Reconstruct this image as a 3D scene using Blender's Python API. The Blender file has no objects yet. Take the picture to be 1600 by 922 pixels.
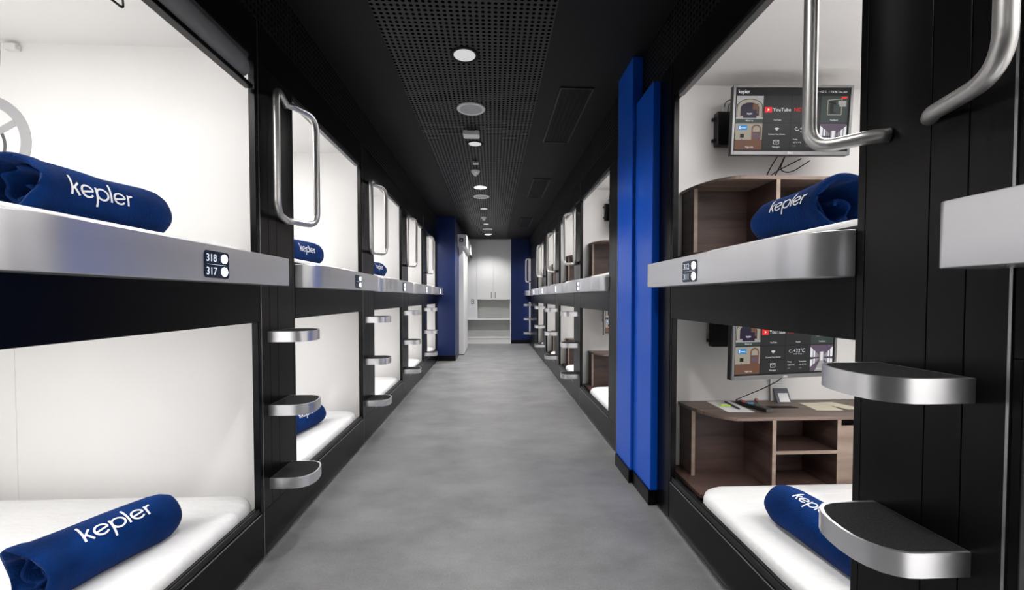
import bpy, bmesh, math, random
from mathutils import Vector, Matrix
random.seed(7)
PI = math.pi
S = bpy.context.scene
COL = S.collection

# ------------------------------------------------------------------ camera, world, exposure
FPX = 660.0
PITCH = math.radians(1.47); YAW = math.radians(2.602)
cd = bpy.data.cameras.new('camera'); cam = bpy.data.objects.new('camera', cd); COL.objects.link(cam)
cam.location = (0, 0, 1.2)
cam.rotation_euler = (PI/2 - PITCH, 0, -YAW)
cd.sensor_fit = 'HORIZONTAL'; cd.sensor_width = 36.0; cd.lens = 36.0*FPX/1600.0
cd.shift_y = 21.0/1600.0; cd.clip_start = 0.02; cd.clip_end = 100
S.camera = cam
w = bpy.data.worlds.new('world'); S.world = w; w.use_nodes = True
w.node_tree.nodes['Background'].inputs[0].default_value = (0.8, 0.85, 1, 1)
w.node_tree.nodes['Background'].inputs[1].default_value = 0.02
S.view_settings.view_transform = 'Standard'; S.view_settings.look = 'None'
S.view_settings.gamma = 1.0; S.view_settings.use_curve_mapping = False
S.view_settings.exposure = 0.0
BUNK_W_UP = 18.5; BUNK_W_LOW = 13.5; SPOT_W = 78.0

# ------------------------------------------------------------------ materials
def nmat(name):
    m = bpy.data.materials.new(name); m.use_nodes = True
    nt = m.node_tree; b = nt.nodes['Principled BSDF']
    return m, nt, b
def mat(name, col, rough=0.5, metal=0.0, spec=0.5, bump=None, var=None, aniso=0.0, sheen=0.0, emit=None, emit_s=0.0, stretch=(1,1,1), coat=0.0):
    m, nt, b = nmat(name)
    b.inputs['Base Color'].default_value = (*col, 1)
    b.inputs['Roughness'].default_value = rough; b.inputs['Metallic'].default_value = metal
    b.inputs['Specular IOR Level'].default_value = spec
    b.inputs['Anisotropic'].default_value = aniso
    b.inputs['Coat Weight'].default_value = coat
    if sheen: b.inputs['Sheen Weight'].default_value = sheen
    if emit:
        b.inputs['Emission Color'].default_value = (*emit, 1); b.inputs['Emission Strength'].default_value = emit_s
    if bump or var:
        tc = nt.nodes.new('ShaderNodeTexCoord'); mp = nt.nodes.new('ShaderNodeMapping')
        mp.inputs['Scale'].default_value = stretch
        nt.links.new(tc.outputs['Object'], mp.inputs[0])
    if var:   # (scale, amount)
        n = nt.nodes.new('ShaderNodeTexNoise'); n.inputs['Scale'].default_value = var[0]; n.inputs['Detail'].default_value = 6
        nt.links.new(mp.outputs[0], n.inputs['Vector'])
        r = nt.nodes.new('ShaderNodeMapRange'); r.inputs[1].default_value = 0.3; r.inputs[2].default_value = 0.7
        r.inputs[3].default_value = 1-var[1]; r.inputs[4].default_value = 1+var[1]
        nt.links.new(n.outputs['Fac'], r.inputs[0])
        mx = nt.nodes.new('ShaderNodeVectorMath'); mx.operation = 'SCALE'; mx.inputs[0].default_value = col
        nt.links.new(r.outputs[0], mx.inputs['Scale']); nt.links.new(mx.outputs[0], b.inputs['Base Color'])
    if bump:  # (scale, strength, distance)
        n = nt.nodes.new('ShaderNodeTexNoise'); n.inputs['Scale'].default_value = bump[0]; n.inputs['Detail'].default_value = 5
        nt.links.new(mp.outputs[0], n.inputs['Vector'])
        bp = nt.nodes.new('ShaderNodeBump'); bp.inputs['Strength'].default_value = bump[1]; bp.inputs['Distance'].default_value = bump[2]
        nt.links.new(n.outputs['Fac'], bp.inputs['Height']); nt.links.new(bp.outputs[0], b.inputs['Normal'])
    return m
def perf_mat(name, ax, pitch, col, hole):
    """black sheet punched with a square grid of round holes; ax = the two axes used"""
    m, nt, b = nmat(name)
    b.inputs['Roughness'].default_value = 0.45
    tc = nt.nodes.new('ShaderNodeTexCoord'); sp = nt.nodes.new('ShaderNodeSeparateXYZ')
    nt.links.new(tc.outputs['Object'], sp.inputs[0])
    cb = nt.nodes.new('ShaderNodeCombineXYZ')
    for i, a in enumerate(ax):
        d = nt.nodes.new('ShaderNodeMath'); d.operation = 'DIVIDE'; d.inputs[1].default_value = pitch
        nt.links.new(sp.outputs[a], d.inputs[0])
        fr = nt.nodes.new('ShaderNodeMath'); fr.operation = 'FRACT'; nt.links.new(d.outputs[0], fr.inputs[0])
        sb = nt.nodes.new('ShaderNodeMath'); sb.operation = 'SUBTRACT'; sb.inputs[1].default_value = 0.5
        nt.links.new(fr.outputs[0], sb.inputs[0]); nt.links.new(sb.outputs[0], cb.inputs[i])
    ln = nt.nodes.new('ShaderNodeVectorMath'); ln.operation = 'LENGTH'; nt.links.new(cb.outputs[0], ln.inputs[0])
    mr = nt.nodes.new('ShaderNodeMapRange'); mr.inputs[1].default_value = 0.27; mr.inputs[2].default_value = 0.33
    nt.links.new(ln.outputs['Value'], mr.inputs[0])
    mx = nt.nodes.new('ShaderNodeMix'); mx.data_type = 'RGBA'
    mx.inputs[6].default_value = (*hole, 1); mx.inputs[7].default_value = (*col, 1)
    nt.links.new(mr.outputs[0], mx.inputs[0]); nt.links.new(mx.outputs[2], b.inputs['Base Color'])
    sm = nt.nodes.new('ShaderNodeMath'); sm.operation = 'MULTIPLY'; sm.inputs[1].default_value = 0.5
    nt.links.new(mr.outputs[0], sm.inputs[0]); nt.links.new(sm.outputs[0], b.inputs['Specular IOR Level'])
    bp = nt.nodes.new('ShaderNodeBump'); bp.inputs['Strength'].default_value = 0.6; bp.inputs['Distance'].default_value = 0.01
    nt.links.new(mr.outputs[0], bp.inputs['Height']); nt.links.new(bp.outputs[0], b.inputs['Normal'])
    return m
def wood_mat(name, c1, c2, stretch):
    m, nt, b = nmat(name); b.inputs['Roughness'].default_value = 0.5
    tc = nt.nodes.new('ShaderNodeTexCoord'); mp = nt.nodes.new('ShaderNodeMapping'); mp.inputs['Scale'].default_value = stretch
    nt.links.new(tc.outputs['Object'], mp.inputs[0])
    n = nt.nodes.new('ShaderNodeTexNoise'); n.inputs['Scale'].default_value = 3.0; n.inputs['Detail'].default_value = 8; n.inputs['Distortion'].default_value = 0.4
    nt.links.new(mp.outputs[0], n.inputs['Vector'])
    r = nt.nodes.new('ShaderNodeValToRGB'); r.color_ramp.elements[0].position = 0.32; r.color_ramp.elements[1].position = 0.68
    r.color_ramp.elements[0].color = (*c1, 1); r.color_ramp.elements[1].color = (*c2, 1)
    nt.links.new(n.outputs['Fac'], r.inputs[0]); nt.links.new(r.outputs[0], b.inputs['Base Color'])
    return m
def floor_mat():
    m, nt, b = nmat('grey_vinyl_floor')
    tc = nt.nodes.new('ShaderNodeTexCoord')
    n1 = nt.nodes.new('ShaderNodeTexNoise'); n1.inputs['Scale'].default_value = 2.2; n1.inputs['Detail'].default_value = 10; n1.inputs['Roughness'].default_value = 0.65
    mp = nt.nodes.new('ShaderNodeMapping'); mp.inputs['Scale'].default_value = (1, 1.6, 1)
    nt.links.new(tc.outputs['Object'], mp.inputs[0]); nt.links.new(mp.outputs[0], n1.inputs['Vector'])
    r = nt.nodes.new('ShaderNodeValToRGB'); e = r.color_ramp.elements
    e[0].position = 0.3; e[0].color = (0.15, 0.15, 0.153, 1); e[1].position = 0.75; e[1].color = (0.255, 0.255, 0.26, 1)
    nt.links.new(n1.outputs['Fac'], r.inputs[0])
    n2 = nt.nodes.new('ShaderNodeTexNoise'); n2.inputs['Scale'].default_value = 120; n2.inputs['Detail'].default_value = 3
    nt.links.new(tc.outputs['Object'], n2.inputs['Vector'])
    mx = nt.nodes.new('ShaderNodeMix'); mx.data_type = 'RGBA'; mx.blend_type = 'OVERLAY'; mx.inputs[0].default_value = 0.25
    nt.links.new(r.outputs[0], mx.inputs[6]); nt.links.new(n2.outputs['Fac'], mx.inputs[7])
    nt.links.new(mx.outputs[2], b.inputs['Base Color'])
    b.inputs['Roughness'].default_value = 0.42; b.inputs['Specular IOR Level'].default_value = 0.4
    bp = nt.nodes.new('ShaderNodeBump'); bp.inputs['Strength'].default_value = 0.15; bp.inputs['Distance'].default_value = 0.002
    nt.links.new(n2.outputs['Fac'], bp.inputs['Height']); nt.links.new(bp.outputs[0], b.inputs['Normal'])
    return m
M = {}
M['black'] = mat('black_satin_metal', (0.0020, 0.0020, 0.0028), 0.28, spec=.20, bump=(40, .05, .002), stretch=(1, 1, .05))
M['pillar'] = mat('black_brushed_panel', (0.0028, 0.0022, 0.0026), 0.30, spec=.30, bump=(220, .12, .001), stretch=(1, 1, .01))
M['blackmatt'] = mat('matt_black', (0.002, 0.002, 0.0025), 0.6, spec=.2)
M['rubber'] = mat('dark_rubber', (0.012, 0.012, 0.013), 0.35)
M['trim'] = mat('bright_trim', (0.55, 0.55, 0.56), 0.3, metal=1)
M['alu'] = mat('brushed_aluminium', (0.88, 0.88, 0.91), 0.30, metal=.92, aniso=.5, bump=(160, .10, .001), stretch=(.03, .03, 1), var=(3, .10))
M['steel'] = mat('satin_steel_tube', (0.62, 0.61, 0.60), 0.36, metal=.9, bump=(80, .04, .001))
M['white'] = mat('white_capsule_shell', (0.82, 0.81, 0.80), 0.38, var=(1.2, .015))
M['sheet'] = mat('white_bed_sheet', (0.80, 0.80, 0.80), 0.85, bump=(5, .55, .03), sheen=.2, stretch=(1, 2.2, 1))
M['fleece'] = mat('blue_fleece', (0.001, 0.021, 0.110), 0.95, bump=(160, .8, .004), sheen=.03, var=(9, .35), spec=.1)
M['thread'] = mat('white_thread', (0.85, 0.86, 0.9), 0.6)
M['carpet'] = mat('black_carpet', (0.018, 0.018, 0.018), 0.95, bump=(420, 1.0, .01), var=(260, .9))
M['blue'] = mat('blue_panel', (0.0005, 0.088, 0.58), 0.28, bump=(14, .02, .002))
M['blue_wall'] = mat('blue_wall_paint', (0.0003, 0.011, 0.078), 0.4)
M['ceil'] = mat('black_ceiling_paint', (0.0055, 0.0055, 0.006), 0.6, spec=.25)
M['perf_h'] = perf_mat('perforated_ceiling_sheet', ('X', 'Y'), 0.034, (0.0095, 0.0095, 0.010), (0.0010, 0.0010, 0.0010))
M['perf_v'] = perf_mat('perforated_side_sheet', ('Y', 'Z'), 0.030, (0.008, 0.008, 0.0085), (0.0005, 0.0005, 0.0006))
M['floor'] = floor_mat()
M['cab'] = mat('white_cabinet_laminate', (0.72, 0.72, 0.72), 0.45)
M['cab_in'] = mat('pale_grey_niche', (0.55, 0.56, 0.54), 0.5)
M['wood_dark'] = wood_mat('brown_wood_grain', (0.030, 0.016, 0.013), (0.095, 0.056, 0.046), (.6, .6, 7))
M['wood_top'] = wood_mat('grey_brown_wood_top', (0.09, 0.06, 0.048), (0.20, 0.145, 0.118), (.6, 8, 8))
M['wood_edge'] = wood_mat('tan_wood_edge', (0.20, 0.145, 0.115), (0.33, 0.25, 0.20), (.8, .8, 7))
M['plastic_black'] = mat('black_plastic', (0.010, 0.010, 0.011), 0.35)
M['plastic_white'] = mat('white_plastic', (0.75, 0.75, 0.74), 0.4)
M['bezel'] = mat('grey_bezel', (0.17, 0.17, 0.175), 0.35, metal=.6)
M['paper'] = mat('white_paper', (0.8, 0.8, 0.8), 0.8)
M['beige'] = mat('beige_paper', (0.72, 0.66, 0.52), 0.8)
M['lime'] = mat('lime_packet', (0.45, 0.70, 0.08), 0.5)
M['card_dark'] = mat('slate_card', (0.10, 0.11, 0.14), 0.5)
M['copper'] = mat('copper_ball', (0.35, 0.16, 0.12), 0.3, metal=.7)
M['sign_ring'] = mat('grey_decal', (0.40, 0.40, 0.41), 0.6)
M['sign_dark'] = mat('dark_grey_decal', (0.10, 0.10, 0.105), 0.6)
M['plate'] = mat('navy_number_plate', (0.006, 0.012, 0.035), 0.25)
M['led'] = mat('white_indicator_light', (1, 1, 1), 0.3, emit=(0.80, 0.90, 1.0), emit_s=9.0)
M['digit'] = mat('lit_digit', (.8, .9, 1), 0.4, emit=(0.75, 0.85, 1.0), emit_s=0.45)
M['lamp_on'] = mat('lit_diffuser', (1, 1, 1), 0.4, emit=(1.0, 0.98, 0.95), emit_s=5.0)
M['lamp_dim'] = mat('dim_diffuser', (.6, .6, .6), 0.4, emit=(1.0, 0.98, 0.97), emit_s=0.42)
M['speaker'] = mat('speaker_mesh', (0.42, 0.42, 0.42), 0.6, emit=(1, 1, 1), emit_s=0.0)
M['bunk_lamp'] = mat('capsule_lamp_diffuser', (1, 1, 1), 0.4, emit=(1, 1, 1), emit_s=2.0)
M['blind'] = mat('grey_blind_fabric', (0.24, 0.24, 0.245), 0.75, bump=(30, .4, .01))
def scr(name, c, s=1.0): return mat(name, (0.01, 0.01, 0.01), 0.3, emit=c, emit_s=s, spec=.08)
M['scr_bg'] = scr('screen_black', (0.006, 0.006, 0.007)); M['scr_tile'] = scr('screen_charcoal', (0.017, 0.0175, 0.019))
M['scr_w'] = scr('screen_white', (0.75, 0.75, 0.78)); M['scr_g'] = scr('screen_grey', (0.33, 0.32, 0.32))
M['scr_r'] = scr('screen_red', (0.80, 0.02, 0.02)); M['scr_p'] = scr('screen_violet', (0.014, 0.009, 0.028))
M['scr_b'] = scr('screen_blue', (0.03, 0.22, 0.50)); M['scr_br'] = scr('screen_brown', (0.13, 0.06, 0.035))
M['scr_be'] = scr('screen_beige', (0.30, 0.27, 0.22)); M['scr_t'] = scr('screen_teal', (0.030, 0.045, 0.040))
M['scr_m'] = scr('screen_mauve', (0.10, 0.07, 0.11))

# ------------------------------------------------------------------ mesh builder
class MB:
    def __init__(s): s.v = []; s.f = []; s.m = []; s.T = Matrix.Identity(4)
    def add(s, vs, fs, mi=0, T=None):
        T = (T if T is not None else s.T); k = len(s.v)
        s.v += [T @ Vector(p) for p in vs]; s.f += [[i+k for i in f] for f in fs]; s.m += [mi]*len(fs)
        return s
    def box(s, x0, x1, y0, y1, z0, z1, mi=0, T=None):
        x0, x1 = sorted((x0, x1)); y0, y1 = sorted((y0, y1)); z0, z1 = sorted((z0, z1))
        vs = [(x, y, z) for x in (x0, x1) for y in (y0, y1) for z in (z0, z1)]
        return s.add(vs, [(0,1,3,2), (4,6,7,5), (0,4,5,1), (2,3,7,6), (0,2,6,4), (1,5,7,3)], mi, T)
    def prism(s, pts, a, b, axis='z', mi=0, T=None):
        n = len(pts)
        def P(p, h):
            return (p[0], p[1], h) if axis == 'z' else ((p[0], h, p[1]) if axis == 'y' else (h, p[0], p[1]))
        vs = [P(p, a) for p in pts] + [P(p, b) for p in pts]
        fs = [list(range(n))[::-1], list(range(n, 2*n))] + [(i, (i+1) % n, n+(i+1) % n, n+i) for i in range(n)]
        return s.add(vs, fs, mi, T)
    def cyl(s, c, r0, r1, h, n=24, axis='z', mi=0, T=None):
        vs = []
        for k, (r, t) in enumerate(((r0, 0), (r1, h))):
            for i in range(n):
                a = 2*PI*i/n; u, v = r*math.cos(a), r*math.sin(a)
                vs.append((c[0]+u, c[1]+v, c[2]+t) if axis == 'z' else ((c[0]+u, c[1]+t, c[2]+v) if axis == 'y' else (c[0]+t, c[1]+u, c[2]+v)))
        return s.add(vs, [list(range(n))[::-1], list(range(n, 2*n))] + [(i, (i+1) % n, n+(i+1) % n, n+i) for i in range(n)], mi, T)
    def rings(s, rings, cap0=True, cap1=True, mi=0, T=None):
        n = len(rings[0]); vs = [p for r in rings for p in r]; fs = []
        for k in range(len(rings)-1):
            for i in range(n): fs.append((k*n+i, k*n+(i+1) % n, (k+1)*n+(i+1) % n, (k+1)*n+i))
        if cap0: fs.append(list(range(n))[::-1])
        if cap1: fs.append([(len(rings)-1)*n+i for i in range(n)])
        return s.add(vs, fs, mi, T)
    def tube(s, path, r, n=14, mi=0, T=None, closed=False):
        path = [Vector(p) for p in path]; rings = []; up = None
        for i, p in enumerate(path):
            a = path[i-1] if (i > 0 or closed) else p; b = path[(i+1) % len(path)] if (i < len(path)-1 or closed) else p
            t = (b-a).normalized()
            if up is None: up = Vector((0, 0, 1)) if abs(t.z) < .9 else Vector((1, 0, 0))
            x = t.cross(up).normalized(); up = x.cross(t).normalized()
            rings.append([tuple(p + x*r*math.cos(2*PI*k/n) + up*r*math.sin(2*PI*k/n)) for k in range(n)])
        if closed: rings.append(rings[0]); return s.rings(rings, False, False, mi, T)
        return s.rings(rings, True, True, mi, T)
    def text(s, txt, size, T, mi=0, depth=0.0006, align='LEFT'):
        c = bpy.data.curves.new('t', 'FONT'); c.body = txt; c.size = size; c.extrude = depth; c.resolution_u = 4; c.align_x = align
        o = bpy.data.objects.new('t', c); COL.objects.link(o)
        dg = bpy.context.evaluated_depsgraph_get(); me = bpy.data.meshes.new_from_object(o.evaluated_get(dg))
        s.add([tuple(v.co) for v in me.vertices], [tuple(p.vertices) for p in me.polygons], mi, T)
        bpy.data.objects.remove(o); bpy.data.meshes.remove(me); bpy.data.curves.remove(c)
        return s
    def build(s, name, mats, parent=None, smooth=False, bevel=0.0, recalc=True, solid=0.0, sub=0):
        me = bpy.data.meshes.new(name); me.from_pydata([tuple(v) for v in s.v], [], s.f)
        if not isinstance(mats, (list, tuple)): mats = [mats]
        for m in mats: me.materials.append(M[m] if isinstance(m, str) else m)
        for p, mi in zip(me.polygons, s.m): p.material_index = mi; p.use_smooth = smooth
        if recalc:
            bm = bmesh.new(); bm.from_mesh(me); bmesh.ops.recalc_face_normals(bm, faces=bm.faces); bm.to_mesh(me); bm.free()
        o = bpy.data.objects.new(name, me); COL.objects.link(o)
        if parent is not None: o.parent = parent
        if solid: md = o.modifiers.new('solid', 'SOLIDIFY'); md.thickness = solid
        if bevel:
            md = o.modifiers.new('bevel', 'BEVEL'); md.width = bevel; md.segments = 2; md.limit_method = 'ANGLE'; md.angle_limit = math.radians(40)
        if sub: md = o.modifiers.new('sub', 'SUBSURF'); md.levels = sub; md.render_levels = sub
        return o
def smooth_by_angle(o, deg=35):
    me = o.data
    for p in me.polygons: p.use_smooth = True
    bm = bmesh.new(); bm.from_mesh(me)
    for e in bm.edges:
        if len(e.link_faces) == 2: e.smooth = e.calc_face_angle(0) < math.radians(deg)
    bm.to_mesh(me); bm.free(); return o
def fillet(pts, r, n=7):
    pts = [Vector(p) for p in pts]; out = [pts[0]]
    for i in range(1, len(pts)-1):
        a, b, c = pts[i-1], pts[i], pts[i+1]; u = (a-b); v = (c-b)
        rr = min(r, u.length*.49, v.length*.49); p0 = b+u.normalized()*rr; p1 = b+v.normalized()*rr
        for k in range(n+1):
            t = k/n; out.append(p0*(1-t)**2 + b*2*t*(1-t) + p1*t*t)
    out.append(pts[-1]); return out
def empty(name, loc=(0, 0, 0), rz=0, rot=None):
    o = bpy.data.objects.new(name, None); COL.objects.link(o); o.location = loc
    o.rotation_euler = rot if rot else (0, 0, rz); o.empty_display_size = .05
    return o
def tag(o, label, cat, group=None):
    o['label'] = label; o['category'] = cat
    if group: o['group'] = group
    return o
def struct(o): o['kind'] = 'structure'; return o
def copy_tree(o, parent=None):
    c = o.copy(); COL.objects.link(c)
    if parent is not None: c.parent = parent
    for ch in list(o.children): copy_tree(ch, c)
    return c

# ------------------------------------------------------------------ measures
XL, XR = -1.055, 0.95            # faces of the two capsule walls
PL, PR = 1.51, 1.49              # capsule pitch
L_START = [0.46 + PL*i for i in range(5)]            # 0.46 .. 8.01
R_START = [-0.76, 0.73, 3.09, 4.58, 6.07, 7.56, 10.30]
ZC = 2.72                        # ceiling
ZW = 2.44                        # top of the capsule fronts
YB = 11.0                        # back wall

# ------------------------------------------------------------------ room
struct(MB().box(-3.4, 3.4, -1.6, 12.2, -.05, 0).build('floor', 'floor'))
c = MB()
c.box(-3.4, -.64, -1.6, 12.2, ZC, ZC+.05, 0); c.box(.34, 3.4, -1.6, 12.2, ZC, ZC+.05, 0)
c.box(-.64, .34, -1.6, 12.2, ZC+.002, ZC+.05, 1)
struct(c.build('ceiling', ['ceil', 'perf_h']))
wl = MB(); wl.box(XL-.03, XL-.004, -1.6, 8.3, ZW, ZC, 1); wl.box(XL-.1, XL, -1.6, .455, 0, ZW, 0); wl.box(XL-.1, XL-.03, .455, 8.03, ZW+.001, ZC, 0)
wl.box(XL-2.4, XL-2.3, -1.6, 11.2, 0, ZC, 0)
struct(wl.build('wall_left', ['black', 'perf_v']))
wr = MB(); wr.box(XR+.004, XR+.03, -1.6, YB, ZW, ZC, 1); wr.box(XR+.03, XR+.1, -1.6, YB, ZW+.001, ZC, 0)
wr.box(XR, XR+.028, 2.223, 3.087, 0, ZW, 0); wr.box(XR, XR+.028, 9.053, 10.295, 0, ZW, 0); wr.box(XR, XR+.1, -1.6, -.765, 0, ZW, 0)
wr.box(XR+2.3, XR+2.4, -1.6, 12.2, 0, ZC, 0)
struct(wr.build('wall_right', ['black', 'perf_v']))
struct(MB().box(-3.4, 3.4, -1.7, -1.6, 0, ZC).build('wall_front', 'blackmatt'))
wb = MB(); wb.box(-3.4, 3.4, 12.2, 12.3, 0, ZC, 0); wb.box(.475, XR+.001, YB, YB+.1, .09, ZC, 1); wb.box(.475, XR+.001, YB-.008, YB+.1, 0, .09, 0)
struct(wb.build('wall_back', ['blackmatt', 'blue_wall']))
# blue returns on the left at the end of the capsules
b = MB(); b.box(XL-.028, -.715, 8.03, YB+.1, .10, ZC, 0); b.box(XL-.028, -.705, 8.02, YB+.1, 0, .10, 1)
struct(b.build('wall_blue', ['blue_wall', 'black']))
# thin bright floor strips along both capsule walls
struct(MB().box(XL, XL+.012, -1.6, 8.02, 0, .012).build('trim_1', 'trim'))
struct(MB().box(XR-.012, XR, -1.6, 2.36, 0, .012).build('trim_2', 'trim'))
struct(MB().box(XR-.012, XR, 3.09, YB-.01, 0, .012).build('trim_3', 'trim'))
# blue columns on the right
def column(x, y0, y1, ztop, label):
    r = empty('blue_column', (XR, (y0+y1)/2, 0)); h = (y1-y0)/2
    MB().box(x-XR, 0, -h, h, .085, ztop).build('column_panel', 'blue', r, bevel=.004)
    MB().box(x-XR-.010, 0, -h-.002, h, 0, .085).build('skirting', 'black', r, bevel=.003)
    MB().box(x-XR-.002, 0, h-.006, h+.001, .085, ztop).build('edge_trim', 'trim', r)
    tag(r, label, 'column', 'blue wall columns')
column(.885, 2.665, 2.97, ZC, 'bright blue wall column reaching up to the black ceiling, the farther of the two')
column(.905, 2.375, 2.655, ZW-.02, 'bright blue wall column next to the nearest right capsule, top ending below the perforated strip')

# ------------------------------------------------------------------ capsule unit
STEP_PLAN = [(0, .055), (.10, .055), (.125, .057), (.145, .064), (.163, .077), (.176, .096), (.184, .122), (.186, .155),
             (.182, .19), (.174, .222), (.160, .247), (.142, .262), (.118, .270), (.08, .272), (0, .272)]
def kepler_paths():
    """strokes of the lettering, x-height 1"""
    P = []
    def arc(cx, cy, r, a0, a1, n=14): return [(cx+r*math.cos(math.radians(a0+(a1-a0)*i/n)), cy+r*math.sin(math.radians(a0+(a1-a0)*i/n))) for i in range(n+1)]
    x = 0
    P.append([(x, 0), (x, .8), (x, 1.6)]); P.append([(x+.04, .45), (x+.28, .72), (x+.52, 1.0)]); P.append([(x+.17, .60), (x+.36, .3), (x+.56, 0)]); x += .72
    def e(x):
        P.append(arc(x+.48, .5, .47, 10, 325)); P.append([(x+.06, .38), (x+.5, .48), (x+.94, .58)])
    e(x); x += 1.22
    P.append([(x, -.6), (x, .2), (x, 1.0)]); P.append(arc(x+.48, .5, .47, 0, 360, 20)); x += 1.20
    P.append([(x, 0), (x, .8), (x, 1.6)]); x += .26
    e(x); x += 1.22
    P.append([(x, 0), (x, .5), (x, 1.0)]); P.append(arc(x+.38, .55, .40, 175, 85, 8))
    return P, x+.45
KP, KW = kepler_paths()
def lettering(mb, fn, height, wd=.14, mi=0, off=0.0):
    """fn(u,v)->point ; u along the word (metres, centred), v up"""
    for path in KP:
        pts = []
        for i in range(len(path)-1):
            for k in range(3):
                t = k/3; pts.append((path[i][0]*(1-t)+path[i+1][0]*t, path[i][1]*(1-t)+path[i+1][1]*t))
        pts.append(path[-1]); L = []; R = []
        for i, p in enumerate(pts):
            a = pts[max(i-1, 0)]; c = pts[min(i+1, len(pts)-1)]; dx, dy = c[0]-a[0], c[1]-a[1]; l = math.hypot(dx, dy) or 1
            nx, ny = -dy/l*wd/2, dx/l*wd/2
            L.append(fn((p[0]+nx-KW/2)*height, (p[1]+ny-.4)*height)); R.append(fn((p[0]-nx-KW/2)*height, (p[1]-ny-.4)*height))
        n = len(pts); mb.add(L+R, [(i, i+1, n+i+1, n+i) for i in range(n-1)], mi)

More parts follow.
